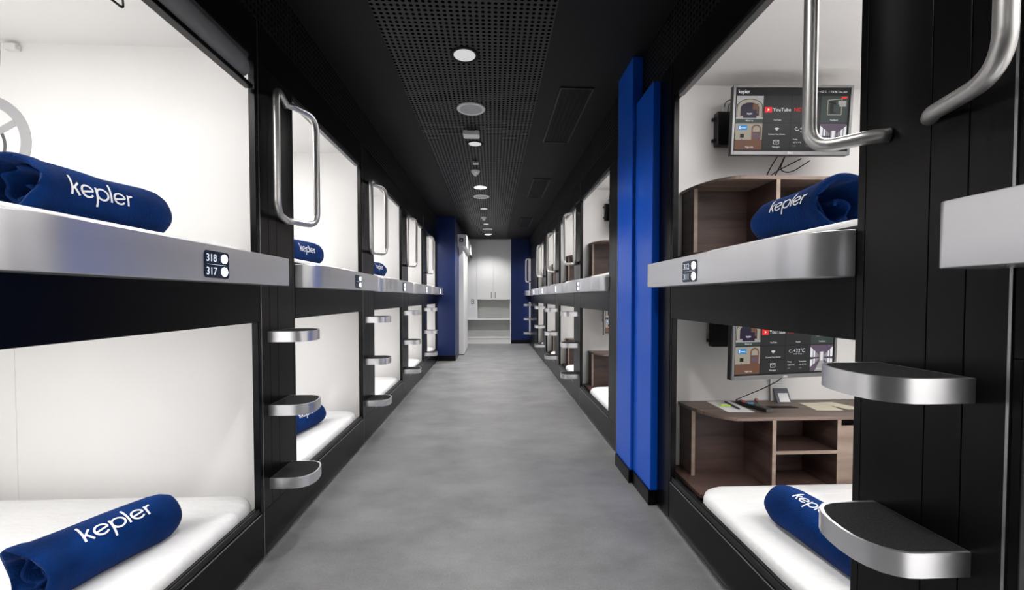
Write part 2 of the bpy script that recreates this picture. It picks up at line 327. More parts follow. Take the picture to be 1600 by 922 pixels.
def make_unit(side, P, first):
    """side=+1: left wall (aisle towards +x); side=-1: right wall. Origin: floor, wall face, near end of the unit"""
    r = empty('capsule_unit')
    sg = side
    def X(a, b): return (sg*a, sg*b)
    def bx(mb, a, b, y0, y1, z0, z1, mi=0): return mb.box(sg*a, sg*b, y0, y1, z0, z1, mi)
    J = P-.02
    # front frame
    f = MB()
    bx(f, -.06, 0, .002, P-.002, .012, .215)             # base
    bx(f, -.045, 0, .337, P-.002, 1.088, 1.38)           # band between the berths
    bx(f, -.045, 0, .002, P-.002, 2.262, ZW)             # header
    bx(f, -.030, 0, J, P-.002, .215, 1.088); bx(f, -.030, 0, J, P-.002, 1.38, 2.262)
    f.build('front_frame', 'black', r, bevel=.0025)
    p = MB()
    for a, b2 in ((.006, .078), (.080, .153), (.155, .312), (.314, .335)): bx(p, -.030, -.0005, a, b2, .215, 2.262)
    bx(p, -.028, -.004, .004, .335, .215, 2.262)
    p.build('pillar', 'pillar', r, bevel=.001)
    t = MB(); bx(t, -.02, .0015, 0, .005, .012, ZW-.002); t.build('seam_trim', 'trim', r)
    # sills and tracks round the two openings
    t = MB(); bx(t, -.03, -.004, .34, J, .215, .226); bx(t, -.012, -.006, .34, J, .226, .238); bx(t, -.028, -.022, .34, J, .226, .234)
    t.build('lower_sill', 'rubber', r, bevel=.001)
    t = MB(); bx(t, -.03, -.006, .34, J, 1.38, 1.390); t.build('upper_sill', 'rubber', r, bevel=.001)
    t = MB(); bx(t, -.003, .0015, .34, J, .207, .212); t.build('sill_edge', 'trim', r)
    t = MB(); bx(t, -.035, -.006, .34, J-.04, 2.238, 2.262, 0); t.build('blind_track', 'bezel', r, bevel=.003)
    # white shells
    o1 = -.05; ob = -2.1; ye = P+.20; ys = .245
    s = MB()
    bx(s, ob, o1, ye, ye+.012, .10, 1.24); bx(s, ob, o1, ys-.012, ys, .10, 1.24); bx(s, ob-.012, ob, ys, ye, .10, 1.24)
    bx(s, ob, o1, ys, ye, 1.20, 1.212); bx(s, ob, o1, ys, ye, .095, .107)
    bx(s, -.033, -.031, ys, .337, .10, 1.088)
    if side > 0:
        bx(s, -1.287, -1.284, ye-.0025, ye, .107, 1.2)
    s.build('lower_shell', 'white', r)
    s = MB()
    bx(s, ob, o1, ye, ye+.012, 1.35, 2.43); bx(s, ob, o1, ys-.012, ys, 1.35, 2.43); bx(s, ob-.012, ob, ys, ye, 1.35, 2.43)
    bx(s, ob, o1, ys, ye, 2.425, 2.437); bx(s, ob, o1, ys, ye, 1.35, 1.362)
    bx(s, -.033, -.031, ys, .337, 1.38, 2.42); bx(s, -.050, -.046, ys, ye, 2.262, 2.425)
    s.build('upper_shell', 'white', r)
    # rail
    n = 14
    plan = [(0.0, .337)] + [(.12*math.sin(PI/2*k/n), .337+.20*(1-math.cos(PI/2*k/n))) for k in range(1, n+1)] + [(.12, P+.014), (.1175, P+.022), (.112, P+.028), (.104, P+.03), (0.0015, P+.03)]
    m = MB().prism([(sg*a, b2) for a, b2 in plan], 1.254, 1.378)
    o = m.build('rail', 'alu', r, bevel=.002); smooth_by_angle(o, 30); o['label'] = 'brushed aluminium edge rail'
    # number plate on the rail
    yc = 1.02
    plate = MB(); w2, h2, rr = .065, .045, .012; pts = []
    for cx, cz, a0 in ((w2-rr, h2-rr, 0), (-w2+rr, h2-rr, 90), (-w2+rr, -h2+rr, 180), (w2-rr, -h2+rr, 270)):
        for k in range(6): a = math.radians(a0+18*k); pts.append((yc+cx+rr*math.cos(a), 1.311+cz+rr*math.sin(a)))
    plate.prism(pts, sg*.118, sg*.1215, axis='x'); pl = plate.build('number_plate', 'plate', r)
    dirn = 1 if side > 0 else -1          # reading direction along y
    for zz in (1.333, 1.289):
        l = MB().cyl((sg*.121, yc+dirn*.038, zz), .0155, .0155, sg*.0025, 20, axis='x'); l = l.build('indicator_light', 'led', pl)
    ln = MB().box(sg*.121, sg*.1222, yc-.05, yc+.045, 1.3105, 1.3115).build('divider_line', 'digit', pl)
    if first:
        for zz, tx in ((1.333, first[0]), (1.289, first[1])):
            R = Matrix(((0, 0, sg, sg*.1216), (dirn, 0, 0, yc-dirn*.056), (0, 1, 0, zz-.0125), (0, 0, 0, 1)))
            MB().text(tx, .036, R).build('room_number', 'digit', pl, recalc=False)
    # steps
    for zt in (.345, .693, 1.041):
        st = MB(); pl2 = [(sg*a, b2) for a, b2 in STEP_PLAN]; n = len(pl2)
        inn = []
        for i, (a, b2) in enumerate(STEP_PLAN):
            ia = a-.006 if a > .001 else a; ib = b2+.006 if b2 < .12 else (b2-.006 if b2 > .2 else b2); inn.append((sg*ia, ib))
        vs = [(x, y, zt-.05) for x, y in pl2]+[(x, y, zt) for x, y in pl2]+[(x, y, zt) for x, y in inn]+[(x, y, zt-.006) for x, y in inn]
        fs = [list(range(n))]+[(i, i+1, n+i+1, n+i) for i in range(n-1)]+[(n+i, n+i+1, 2*n+i+1, 2*n+i) for i in range(n-1)]+[(2*n+i, 2*n+i+1, 3*n+i+1, 3*n+i) for i in range(n-1)]+[list(range(3*n, 4*n))]
        fs.append((n-1, 0, n, 2*n-1))
        st.add(vs, fs); so = st.build('step', 'alu', r); smooth_by_angle(so, 30)
        ca = MB().prism(inn, zt-.005, zt-.0005); ca.build('carpet_tread', 'carpet', so)
    # handles
    A = ((.25, .055, .055) if side > 0 else (.155, .070, -.032)); B = ((.235, .095, .40) if side > 0 else (.252, .115, .36))
    for (ya, ob2, yb) in (A, B):
        h = MB(); z0, z1 = 1.590, 2.175
        path = [(0, ya, z0), (sg*ob2*.30, ya+(yb-ya)*.12, z0), (sg*ob2, yb, z0), (sg*ob2, yb, z1), (sg*ob2*.30, ya+(yb-ya)*.12, z1), (0, ya, z1)]
        h.tube(fillet(path, .075, 9), .0165, 16)
        h.build('grab_handle', 'steel', r, smooth=True)
    # lamp above each berth
    for zz, pw, nm in ((2.424, BUNK_W_UP, 'u'), (1.199, BUNK_W_LOW, 'l')):
        lm = MB().cyl((sg*-.95, .70, zz-.018), .13, .14, .018, 32).build('ceiling_lamp', 'bunk_lamp', r, smooth=False)
        ld = bpy.data.lights.new('capsule_light', 'AREA'); ld.shape = 'RECTANGLE'; ld.size = 1.3; ld.size_y = .5; ld.energy = pw; ld.color = (1, .985, .97)
        lo = bpy.data.objects.new('capsule_light', ld); COL.objects.link(lo); lo.parent = r; lo.location = (sg*-.85, .62, zz-.022)
    return r

ORD = ['nearest', 'second', 'third', 'fourth', 'fifth', 'sixth']
protoL = make_unit(1, PL, None)
# near left unit carries readable numbers, so build those on the copy only
unitsL = []
for i, y in enumerate(L_START):
    u = protoL if i == 0 else copy_tree(protoL)
    u.location = (XL, y, 0); unitsL.append(u)
protoR = make_unit(-1, PR, None)
unitsR = []
for i, y in enumerate(R_START):
    u = protoR if i == 0 else copy_tree(protoR)
    u.location = (XR, y, 0); unitsR.append(u)
def numbers(u, side, texts):
    plate = [c for c in u.children if c.name.startswith('number_plate')][0]
    dirn = 1 if side > 0 else -1
    for zz, tx in zip((1.333, 1.289), texts):
        R = Matrix(((0, 0, side, side*.1216), (dirn, 0, 0, 1.02-dirn*.056), (0, 1, 0, zz-.0125), (0, 0, 0, 1)))
        MB().text(tx, .036, R).build('room_number', 'digit', plate, recalc=False)
# the pillar hidden behind the blue columns has no steps or handles
for ch in list(unitsR[2].children):
    if ch.name.startswith(('step', 'grab_handle')):
        for g in list(ch.children): bpy.data.objects.remove(g)
        bpy.data.objects.remove(ch)
numbers(unitsL[0], 1, ('318', '317')); numbers(unitsR[1], -1, ('312', '311'))
G = 'two-tier sleeping capsules along the corridor'
labL = ['black two-tier capsule on the left, number plate 318 over 317, circle sign inside',
        'black two-tier capsule on the left just beyond plate 318, blue rolls in both berths',
        'third black capsule on the left wall, blue roll in its upper berth only',
        'fourth black capsule on the left wall, between the third and the last one',
        'last black capsule on the left wall, against the dark blue return wall']
for u, l in zip(unitsL, labL): tag(u, l, 'sleeping capsule', G)
labR = ['black capsule cut off at the right picture edge, only rail end and white strip showing',
        'black two-tier capsule on the right, number plate 312 over 311, two televisions inside',
        'black two-tier capsule on the right directly beyond the bright blue columns',
        'second black capsule on the right beyond the bright blue columns',
        'third black capsule on the right beyond the bright blue columns',
        'fourth black capsule on the right beyond the blue columns, before the black gap',
        'farthest black capsule on the right, ending at the dark blue back wall']
for u, l in zip(unitsR, labR): tag(u, l, 'sleeping capsule', G)
# grey blind rolled up above the nearest left upper berth
bl = MB(); ring = []
for y, k in ((.34, 1), (1.30, 1), (1.38, .98), (1.425, .82), (1.45, .45), (1.458, .1)):
    ring.append([(-.012+.032*k*math.cos(2*PI*i/16), y, 2.188+.010*(1-k)+.050*k*math.sin(2*PI*i/16)) for i in range(16)])
bl.rings(ring); bo = bl.build('roller_blind', 'blind', unitsL[0], smooth=True); bo['label'] = 'rolled grey fabric blind'
MB().box(-.030, .004, .34, 1.47, 2.118, 2.136).build('blind_bar', 'black', unitsL[0], bevel=.002)
lp = MB().tube(fillet([(-.03, .72, 2.13), (-.03, .73, 2.05), (-.03, .855, 2.05), (-.03, .85, 2.13)], .01, 3), .0035, 8)
lp.build('pull_loop', 'plastic_black', unitsL[0], smooth=True)
pass

# ------------------------------------------------------------------ mattresses
def rrect(x0, x1, y0, y1, r, n=8):
    out = []
    for cx, cy, a0 in ((x1-r, y1-r, 0), (x0+r, y1-r, 90), (x0+r, y0+r, 180), (x1-r, y0+r, 270)):
        for k in range(n+1): a = math.radians(a0+90*k/n); out.append((cx+r*math.cos(a), cy+r*math.sin(a)))
    return out
def make_mattress(side, y0, y1, h):
    """origin at the middle of its aisle edge, on the shelf"""
    hy = (y1-y0)/2; L = 1.98; rings = []
    xa, xb = (-L, 0) if side > 0 else (0, L)
    for inset, z, r in ((.012, 0, .13), (0, .02, .14), (0, h-.03, .14), (.006, h-.012, .135), (.020, h-.002, .125), (.045, h, .11), (.10, h+.001, .08), (.2, h, .05), (.34, h, .03)):
        rings.append([(x, y, z + .003*math.sin(7*x+3*y)*(1 if inset > .03 else 0)) for x, y in rrect(xa+inset, xb-inset, -hy+inset, hy-inset, r)])
    return MB().rings(rings).build('mattress', 'sheet', None, smooth=True)
def place_matt(proto, used, x, y, z, label):
    o = proto if not used else proto.copy()
    if used: COL.objects.link(o)
    o.location = (x, y, z); tag(o, label, 'mattress', 'white berth mattresses'); return o
mL = make_mattress(1, .28, PL+.10, .15); mR = make_mattress(-1, .28, 1.33, .15)
whoL = ['capsule 318/317 on the left', 'second capsule on the left', 'third capsule on the left', 'fourth capsule on the left', 'last capsule on the left']
whoR = ['capsule cut off at the right edge', 'capsule 312/311 on the right', 'capsule just past the blue columns', 'second capsule past the blue columns',
        'third capsule past the blue columns', 'fourth capsule past the blue columns', 'farthest capsule on the right']
k = 0
for i, y in enumerate(L_START):
    ym = y+(.28+PL+.10)/2
    place_matt(mL, k, XL-.055, ym, .107, 'white sheeted mattress in the lower berth of the '+whoL[i]); k += 1
mU = MB(); hy = (PL+.10-.28)/2
def thin_mattress(side, hy, h=.055):
    L = 1.98; xa, xb = (-L, 0) if side > 0 else (0, L); rings = []
    for inset, z, r in ((.008, 0, .13), (0, .012, .14), (0, h-.02, .14), (.006, h-.008, .135), (.02, h, .125), (.05, h+.002, .11), (.15, h, .05), (.3, h, .03)):
        rings.append([(x, y, z) for x, y in rrect(xa+inset, xb-inset, -hy+inset, hy-inset, r)])
    return MB().rings(rings).build('mattress', 'sheet', None, smooth=True)
tL = thin_mattress(1, hy); tR = thin_mattress(-1, (1.33-.28)/2)
for i, y in enumerate(L_START):
    ym = y+(.28+PL+.10)/2
    place_matt(tL, i, XL-.04, ym, 1.364, 'white sheeted mattress in the upper berth of the '+whoL[i])
for i, y in enumerate(R_START):
    ym = y+(.28+1.33)/2
    place_matt(mR, i, XR+.055, ym, .107, 'white sheeted mattress in the lower berth of the '+whoR[i])
    place_matt(tR, i, XR+.04, ym, 1.364, 'white sheeted mattress in the upper berth of the '+whoR[i])

# ------------------------------------------------------------------ rolled blue blankets with embroidered lettering
def roll_r(r, phi, t):
    return r*(1+.035*math.sin(2*phi+t*9)+.02*math.sin(5*phi+t*21)+.03*math.sin(t*11+1.3))
def make_roll(loc, rz, length, r, side, phi0, label, tilt=0.0, tpos=.5, th=.034, text=True, seed=0):
    root = empty('rolled_blanket', loc, rot=(tilt, 0, rz))
    n = 56; rings = []
    prof = [(length, .02), (length-.001, .35), (length-.007, .62), (length-.02, .82), (length-.045, .95), (length-.08, 1.0)]
    k = 14
    prof += [(length-.08-(length-.13)*i/k, 1.0) for i in range(1, k+1)]
    prof += [(.035, 1.05), (.010, 1.06), (0.0, 1.0), (.003, .93), (.02, .88), (.05, .84), (.10, .76), (.15, .55), (.16, .02)]
    zc = r*.86
    def pt(y, k, phi):
        rad = roll_r(r, phi+seed, y)*k
        if y < .16: rad *= 1+.05*math.sin(2*phi+seed+2.2)*(1-y/.16)
        if k < .95 and y < .1: rad *= 1+.10*math.sin(3*phi+seed*2+1)+.05*math.sin(7*phi)
        x = rad*math.cos(phi)*1.05; z = zc+rad*math.sin(phi)*.96
        lim = .004+(1-k)*r*.5 if k < .95 else .004
        if z < lim: z = lim
        return (x, y + .018*math.sin(phi*2+seed)*max(0, 1-y/.12), z)
    for y, kk in prof: rings.append([pt(y, kk, 2*PI*i/n) for i in range(n)])
    m = MB().rings(rings, True, True)
    # inner folds seen in the open end
    sp = []
    for i in range(44):
        a = i/43*PI*2.1+.6+seed; q = r*(.80-.62*i/43); sp.append((q*math.cos(a)*1.02, zc+q*math.sin(a)*.9))
    rr = []
    for y, wd in ((.022, .006), (.012, .009), (.016, .004)): pass
    vs = []; fs = []
    for (x, z) in sp:
        l = math.hypot(x, z-zc) or 1; nx, nz = x/l, (z-zc)/l; wob = .010*math.sin(x*90+z*70)
        vs += [(x-nx*.006, .15, z-nz*.006), (x-nx*.006, .040+wob, z-nz*.006), (x, .032+wob, z), (x+nx*.006, .040+wob, z+nz*.006), (x+nx*.006, .15, z+nz*.006)]
    for i in range(len(sp)-1):
        for j in range(4): fs.append((i*5+j, i*5+j+1, (i+1)*5+j+1, (i+1)*5+j))
    m.add(vs, fs)
    m.build('blanket_roll', 'fleece', root, smooth=True)
    if text:
        e = MB()
        def fn(u, v):
            y = tpos*length+(u if side > 0 else -u); ph = math.radians(phi0)+v/r
            if side < 0: ph = PI-ph
            x, yy, z = pt(y, 1.0, ph); cx = math.cos(ph); cz = math.sin(ph)
            return (x+cx*.0022, yy, z+cz*.0022)
        lettering(e, fn, th, wd=.15); e.build('embroidered_lettering', 'thread', root, solid=.0008)
    tag(root, label, 'rolled blanket', 'rolled blue fleece blankets'); return root
ML, MUZ = .2575, 1.4205
make_roll((-1.31, 1.20, MUZ), math.radians(-9), .44, .092, 1, 6, 'rolled blue blanket in the upper berth above plate 318, open end toward the camera', tpos=.39, th=.036)
make_roll((-1.445, 1.335, ML), math.radians(-20), .44, .094, 1, 52, 'rolled blue blanket on the lower bed at the bottom left, lettering facing up', tpos=.52, th=.040, seed=1)
make_roll((1.16, 1.34, MUZ), math.radians(5), .37, .094, -1, 22, 'rolled blue blanket in the upper berth above plate 312, under the television', tpos=.40, th=.034, seed=2)
make_roll((1.265, 1.27, ML), math.radians(7), .46, .092, -1, 70, 'rolled blue blanket on the lower bed at the right, partly behind the carpeted steps', tpos=.55, th=.031, seed=3)
make_roll((-1.33, 2.62, MUZ), math.radians(-9), .46, .088, 1, 10, 'rolled blue blanket in the upper berth of the second left capsule, behind the grab handle', seed=4)
make_roll((-1.42, 2.80, ML), math.radians(-12), .46, .088, 1, 40, 'rolled blue blanket in the lower berth of the second left capsule, behind the steps', seed=5)
make_roll((-1.30, 4.25, MUZ), math.radians(-9), .46, .088, 1, 10, 'small rolled blue blanket in the upper berth of the third left capsule', seed=6)
make_roll((1.17, 3.40, MUZ), math.radians(5), .46, .088, -1, 20, 'rolled blue blanket barely seen behind the first pillar past the blue columns', seed=7, text=False)

# ------------------------------------------------------------------ desks of the right capsules
def make_desk(h, label):
    """origin: base board, world x relative to wall face, y relative to end wall (front at -.35)"""
    r = empty('wall_desk'); F = -.355; Bk = -.003; x0 = .135; x1 = 1.55
    n = 14
    out = [(x0, Bk)] + [(x0+.17-.17*math.cos(PI/2*k/n), Bk-.01-(.342)*math.sin(PI/2*k/n)) for k in range(n+1)] + [(x1, F), (x1, Bk)]
    t = MB().prism(out, h-.018, h); t.build('desk_top', 'wood_top', r, bevel=.0015)
    m = MB().box(x0+.012, x0+.030, -.150, Bk, 0, h-.018); m.build('side_panel', 'wood_dark', r)
    MB().box(x0+.011, x0+.031, -.153, -.150, 0, h-.018).build('edge_band', 'wood_edge', r)
    MB().box(x0+.03, x1, -.108, -.092, 0, h-.018).build('back_panel', 'wood_dark', r)
    for a in (.470, .812):
        d = MB().box(a, a+.018, F+.004, -.108, 0, h-.018).build('divider', 'wood_dark', r)
        MB().box(a-.0005, a+.0185, F+.001, F+.004, 0, h-.018).build('edge_band', 'wood_edge', d)
    s = MB().box(.488, .812, F+.006, -.108, h-.192, h-.176).build('shelf', 'wood_dark', r)
    MB().box(.488, .812, F+.002, F+.006, h-.192, h-.175).build('edge_band', 'wood_edge', s)
    MB().box(.832, 1.30, F+.004, F+.020, .004, h-.052).build('drawer_front', 'wood_edge', r)
    MB().box(.832, 1.30, -.12, -.108, 0, h-.018).build('drawer_back', 'blackmatt', r)
    MB().box(.085, x1, F-.02, Bk, -.018, 0).build('base_board', 'wood_dark', r)
    return r
dk = make_desk(.378, '')
dku = None
names = {1: 'the capsule with plate 312', 2: 'the first capsule past the columns', 3: 'the second capsule past the columns', 4: 'the third capsule past the columns', 5: 'the fourth capsule past the columns'}
first = True
for i in (1, 2, 3, 4, 5):
    for z, t in ((.215, 'lower'), (1.432, 'upper')):
        d = dk if first else copy_tree(dk); first = False
        d.location = (XR, R_START[i]+PR+.20, z)
        tag(d, 'brown wood desk, %s berth of %s' % (t, names[i]), 'desk', 'wooden capsule desks')

# ------------------------------------------------------------------ televisions
def rot_T(x, z, off): return Matrix(((1, 0, 0, x), (0, 0, -1, off), (0, 1, 0, z), (0, 0, 0, 1)))
def make_tv():
    r = empty('television'); W, H = .315, .180
    MB().box(-W, W, .004, .030, -H, H).box(-W*.6, W*.6, .03, .05, -H*.7, H*.6).build('casing', 'plastic_black', r, bevel=.004)
    fr = MB(); fr.box(-W, -W+.013, -.006, .004, -H, H); fr.box(W-.013, W, -.006, .004, -H, H); fr.box(-W+.013, W-.013, -.006, .004, H-.013, H); fr.box(-W+.013, W-.013, -.006, .004, -H, -H+.020)
    fr.build('bezel', 'bezel', r, bevel=.0015)
    names = ['scr_bg', 'scr_tile', 'scr_w', 'scr_g', 'scr_r', 'scr_p', 'scr_b', 'scr_br', 'scr_be', 'scr_t', 'scr_m']
    ix = {k: i for i, k in enumerate(names)}
    sx0, sx1, sz0, sz1 = -W+.013, W-.013, -H+.020, H-.013; sw, sh = sx1-sx0, sz1-sz0
    s = MB(); s.box(sx0, sx1, 0, .004, sz0, sz1, 0)
    lay = [-.0003]
    def P(u, v): return (sx0+u*sw, sz1-v*sh)
    def quad(u0, v0, u1, v1, m, l=1): poly([(u0, v0), (u1, v0), (u1, v1), (u0, v1)], m, l)
    def poly(pts, m, l=1):
        q = [P(u, v) for u, v in pts]; y = -.0003*l
        s.add([(x, y, z) for x, z in q], [list(range(len(q)))], ix[m])
    def txt(t, u, v, size, m='scr_w', al='LEFT', l=6): x, z = P(u, v); s.text(t, size, rot_T(x, z, -.0003*l), ix[m], depth=0, align=al)
    def stroke(pts, wd, m='scr_w', l=6):
        for (a, b2), (c2, d2) in zip(pts[:-1], pts[1:]):
            dx, dy = (c2-a)*sw, (d2-b2)*sh; ll = math.hypot(dx, dy) or 1; nx, ny = -dy/ll*wd/2/sw, dx/ll*wd/2/sh
            poly([(a+nx, b2+ny), (c2+nx, d2+ny), (c2-nx, d2-ny), (a-nx, b2-ny)], m, l)
    def arc(cu, cv, ru, rv, a0, a1, n=16): return [(cu+ru*math.cos(math.radians(a0+(a1-a0)*i/n)), cv-rv*math.sin(math.radians(a0+(a1-a0)*i/n))) for i in range(n+1)]
    # header
    lettering(s, lambda u, v: (P(.075, 0)[0]+u, -.0018, P(0, .072)[1]+v), .0115, wd=.2, mi=ix['scr_w'])
    txt('+22°C', .73, .075, .014); txt('16:46', .83, .075, .014); txt('Dec 2024', .90, .075, .011)
    for u in (.715, .815, .885): stroke(arc(u, .058, .007, .012, 0, 360, 10), .0012, 'scr_g')
    c1, c2, c3, c4 = (.012, .248), (.256, .492), (.50, .745), (.753, .985); r1, r2 = (.125, .545), (.56, .975); mid = .765
    quad(c2[0], r1[0], c2[1], r1[1], 'scr_tile'); quad(c3[0], r1[0], c3[1], r1[1], 'scr_tile')
    quad(c2[0], r2[0], c2[1], mid-.006, 'scr_tile'); quad(c2[0], mid+.006, c2[1], r2[1], 'scr_tile'); quad(c3[0], r2[0], c3[1], r2[1], 'scr_tile')
    # tile 1: arched doorway
    quad(c1[0], r1[0], c1[1], r1[1], 'scr_g')
    poly(arc(.13, .30, .115, .13, 180, 0)+[(.245, .46), (.015, .46)], 'scr_bg', 2); poly(arc(.13, .30, .108, .12, 180, 0)+[(.238, .46), (.022, .46)], 'scr_be', 3)
    poly(arc(.13, .32, .082, .09, 180, 0)+[(.212, .44), (.048, .44)], 'scr_p', 4); quad(.155, .25, .205, .40, 'scr_br', 5); quad(.072, .34, .19, .475, 'scr_p', 6)
    lettering(s, lambda u, v: (P(.13, 0)[0]+u, -.0024, P(0, .41)[1]+v), .0055, wd=.24, mi=ix['scr_w'])
    quad(c1[0], .49, c1[1], r1[1], 'scr_t', 5); txt('About us', .13, .525, .011, al='CENTER', l=7)
    # tile 2
    stroke_ = arc(.268+.012, .28, .012, .02, 90, 180, 5)
    quad(.262, .300, .325, .385, 'scr_r', 3); poly([(.286, .32), (.286, .365), (.305, .3425)], 'scr_w', 5)
    txt('YouTube', .332, .368, .0255, l=6); txt('YouTube', .375, .515, .011, al='CENTER')
    txt('NETFLIX', .515, .370, .0275, 'scr_r'); txt('Netflix', .622, .515, .011, al='CENTER')
    # wifi and mail
    for q in (.035, .024, .012): stroke(arc(.375, .675, q*.72, q*1.25, 45, 135, 8), .0035)
    txt('Connect Your Device', .375, .74, .010, al='CENTER')
    stroke([(.352, .825), (.398, .825), (.398, .885), (.352, .885), (.352, .825)], .0016); stroke([(.352, .825), (.375, .86), (.398, .825)], .0016)
    txt('Messages', .375, .94, .011, al='CENTER')
    # weather
    stroke(arc(.545, .645, .012, .02, 30, 250, 8)+[(.565, .665), (.57, .65)], .0018)
    txt('+22°C', .575, .668, .027); txt('mostly cloudy', .622, .70, .009, al='CENTER')
    for u, t in ((.52, 'Today'), (.635, 'Tomorrow')): txt(t, u, .82, .010); txt('+22°C 7°C', u, .87, .010)
    txt('16:46', .52, .92, .008, 'scr_g'); txt('12:00', .635, .92, .008, 'scr_g')
    # tile feedback (dark interior)
    quad(c4[0], r1[0], c4[1], r1[1], 'scr_t'); stroke([(.81, .19), (.93, .17), (.93, .42), (.81, .42), (.81, .19)], .004, 'scr_be', 3)
    quad(.83, .21, .88, .40, 'scr_bg', 2); quad(.90, .20, .97, .29, 'scr_g', 2); quad(.925, .135, .975, .165, 'scr_r', 3); quad(.86, .26, .91, .38, 'scr_t', 4)
    txt('Feedback', .87, .515, .011, al='CENTER')
    # tile lobby
    quad(c1[0], r2[0], c1[1], r2[1], 'scr_be'); quad(.035, .585, .115, .665, 'scr_b', 3); quad(.045, .60, .055, .65, 'scr_w', 4); quad(.062, .625, .105, .635, 'scr_w', 4)
    quad(.055, .725, .09, .785, 'scr_bg', 3); quad(c1[0], .82, c1[1], r2[1], 'scr_br', 3)
    poly(arc(.195, .65, .042, .075, 180, 0)+[(.237, .86), (.153, .86)], 'scr_br', 4); poly(arc(.195, .65, .03, .05, 180, 0)+[(.225, .69), (.165, .69)], 'scr_be', 5); quad(.165, .72, .225, .79, 'scr_m', 5)
    stroke([(.07, .80), (.05, .93)], .002, 'scr_m', 5); stroke([(.07, .80), (.09, .93)], .002, 'scr_m', 5)
    txt('Flight Info', .14, .945, .011, al='CENTER')
    # corridor tile
    quad(c4[0], r2[0], c4[1], r2[1], 'scr_m'); ce = (.87, .76)
    for sd in (-1, 1):
        e0 = .753 if sd < 0 else .985
        for a in (1.0, .72, .5, .34):
            b2 = a*.78; hx = (ce[0]+(e0-ce[0])*a, ce[0]+(e0-ce[0])*b2)
            poly([(hx[0], ce[1]-.17*a), (hx[1], ce[1]-.17*b2), (hx[1], ce[1]-.01), (hx[0], ce[1]-.01)], 'scr_w' if a > .6 else 'scr_g', 3)
            poly([(hx[0], ce[1]+.03*a), (hx[1], ce[1]+.03*b2), (hx[1], ce[1]+.15*b2), (hx[0], ce[1]+.15*a)], 'scr_w' if a > .6 else 'scr_g', 3)
        stroke([(e0, ce[1]+.02), (ce[0], ce[1])], .003, 'scr_bg', 4)
    quad(ce[0]-.022, ce[1]-.09, ce[0]+.022, ce[1]+.06, 'scr_g', 5); quad(ce[0]-.012, ce[1]-.09, ce[0]+.012, ce[1]+.05, 'scr_w', 6)
    poly([(ce[0]-.02, ce[1]+.06), (ce[0]+.02, ce[1]+.06), (.94, .975), (.80, .975)], 'scr_g', 3)
    txt('About capsules', .87, .945, .010, al='CENTER')
    s.build('screen', names, r, recalc=False)
    MB().text('DELL', .013, rot_T(0, -H+.0055, -.0066), 0, depth=.0003, align='CENTER').build('maker_mark', 'plastic_white', r, recalc=False)
    MB().box(-.05, .05, .05, .062, -.05, .05).cyl((0, .06, 0), .018, .018, .14, 16, axis='y').build('mount_arm', 'plastic_black', r)
    return r
tv = make_tv()
tv.location = (1.590, 2.205, 2.143); tv.rotation_euler = (math.radians(3.2), math.radians(.4), math.radians(-3.2))
tag(tv, 'grey framed television on the end wall of the upper berth above plate 312', 'television', 'televisions in the capsules')
t2 = copy_tree(tv); t2.location = (1.473, 2.056, .974); t2.rotation_euler = (math.radians(1.5), 0, math.radians(10.2))
tag(t2, 'grey framed television turned sideways over the lower desk of the capsule with plate 312', 'television', 'televisions in the capsules')
for z, t, lc in ((2.143, 'upper', (1.59, 2.205+2.36)), (.987, 'lower', (1.473, 2.056+2.36))):
    q = copy_tree(tv); q.location = (lc[0], lc[1], z); q.rotation_euler = (0, 0, math.radians(-3 if t == 'upper' else 8))
    tag(q, 'television mostly hidden in the %s berth just past the blue columns' % t, 'television', 'televisions in the capsules')

# black media boxes on the end walls
def make_box():
    r = empty('media_box')
    MB().box(-.055, .055, -.045, 0, -.095, .095).build('box_body', 'plastic_black', r, bevel=.004)
    for x in (-.062,):
        for z in (-.06, .06): MB().box(x-.008, x+.012, -.02, -.004, z-.008, z+.008).cyl((x-.002, -.03, z), .006, .006, .012, 12, axis='y').build('mounting_lug', 'plastic_black', r)
    for k, (x, z1) in enumerate(((-.01, .17), (.012, .16))):
        MB().tube(fillet([(x, -.03, .095), (x-.005, -.04, z1-.03), (x+.03, -.035, z1), (x+.085, -.03, z1-.015)], .03, 5), .0028, 8).build('cable', 'plastic_black', r, smooth=True)
    MB().box(-.018, -.002, -.038, -.022, .095, .125).build('plug', 'plastic_white', r)
    return r
YE = R_START[1]+PR+.20
mb = make_box(); mb.location = (1.335, YE, 2.165); tag(mb, 'black media box with cables left of the upper television above plate 312', 'media box', 'black media boxes on end walls')
for i, z, t in ((1, 1.010, 'left of the lower television in capsule 312'), (2, 2.165, 'in the upper berth past the columns'), (2, 1.0, 'in the lower berth past the columns')):
    q = copy_tree(mb); q.location = (1.335 if i == 1 and z > 1.5 else 1.32, R_START[i]+PR+.20, z); tag(q, 'black media box on the white end wall '+t, 'media box', 'black media boxes on end walls')

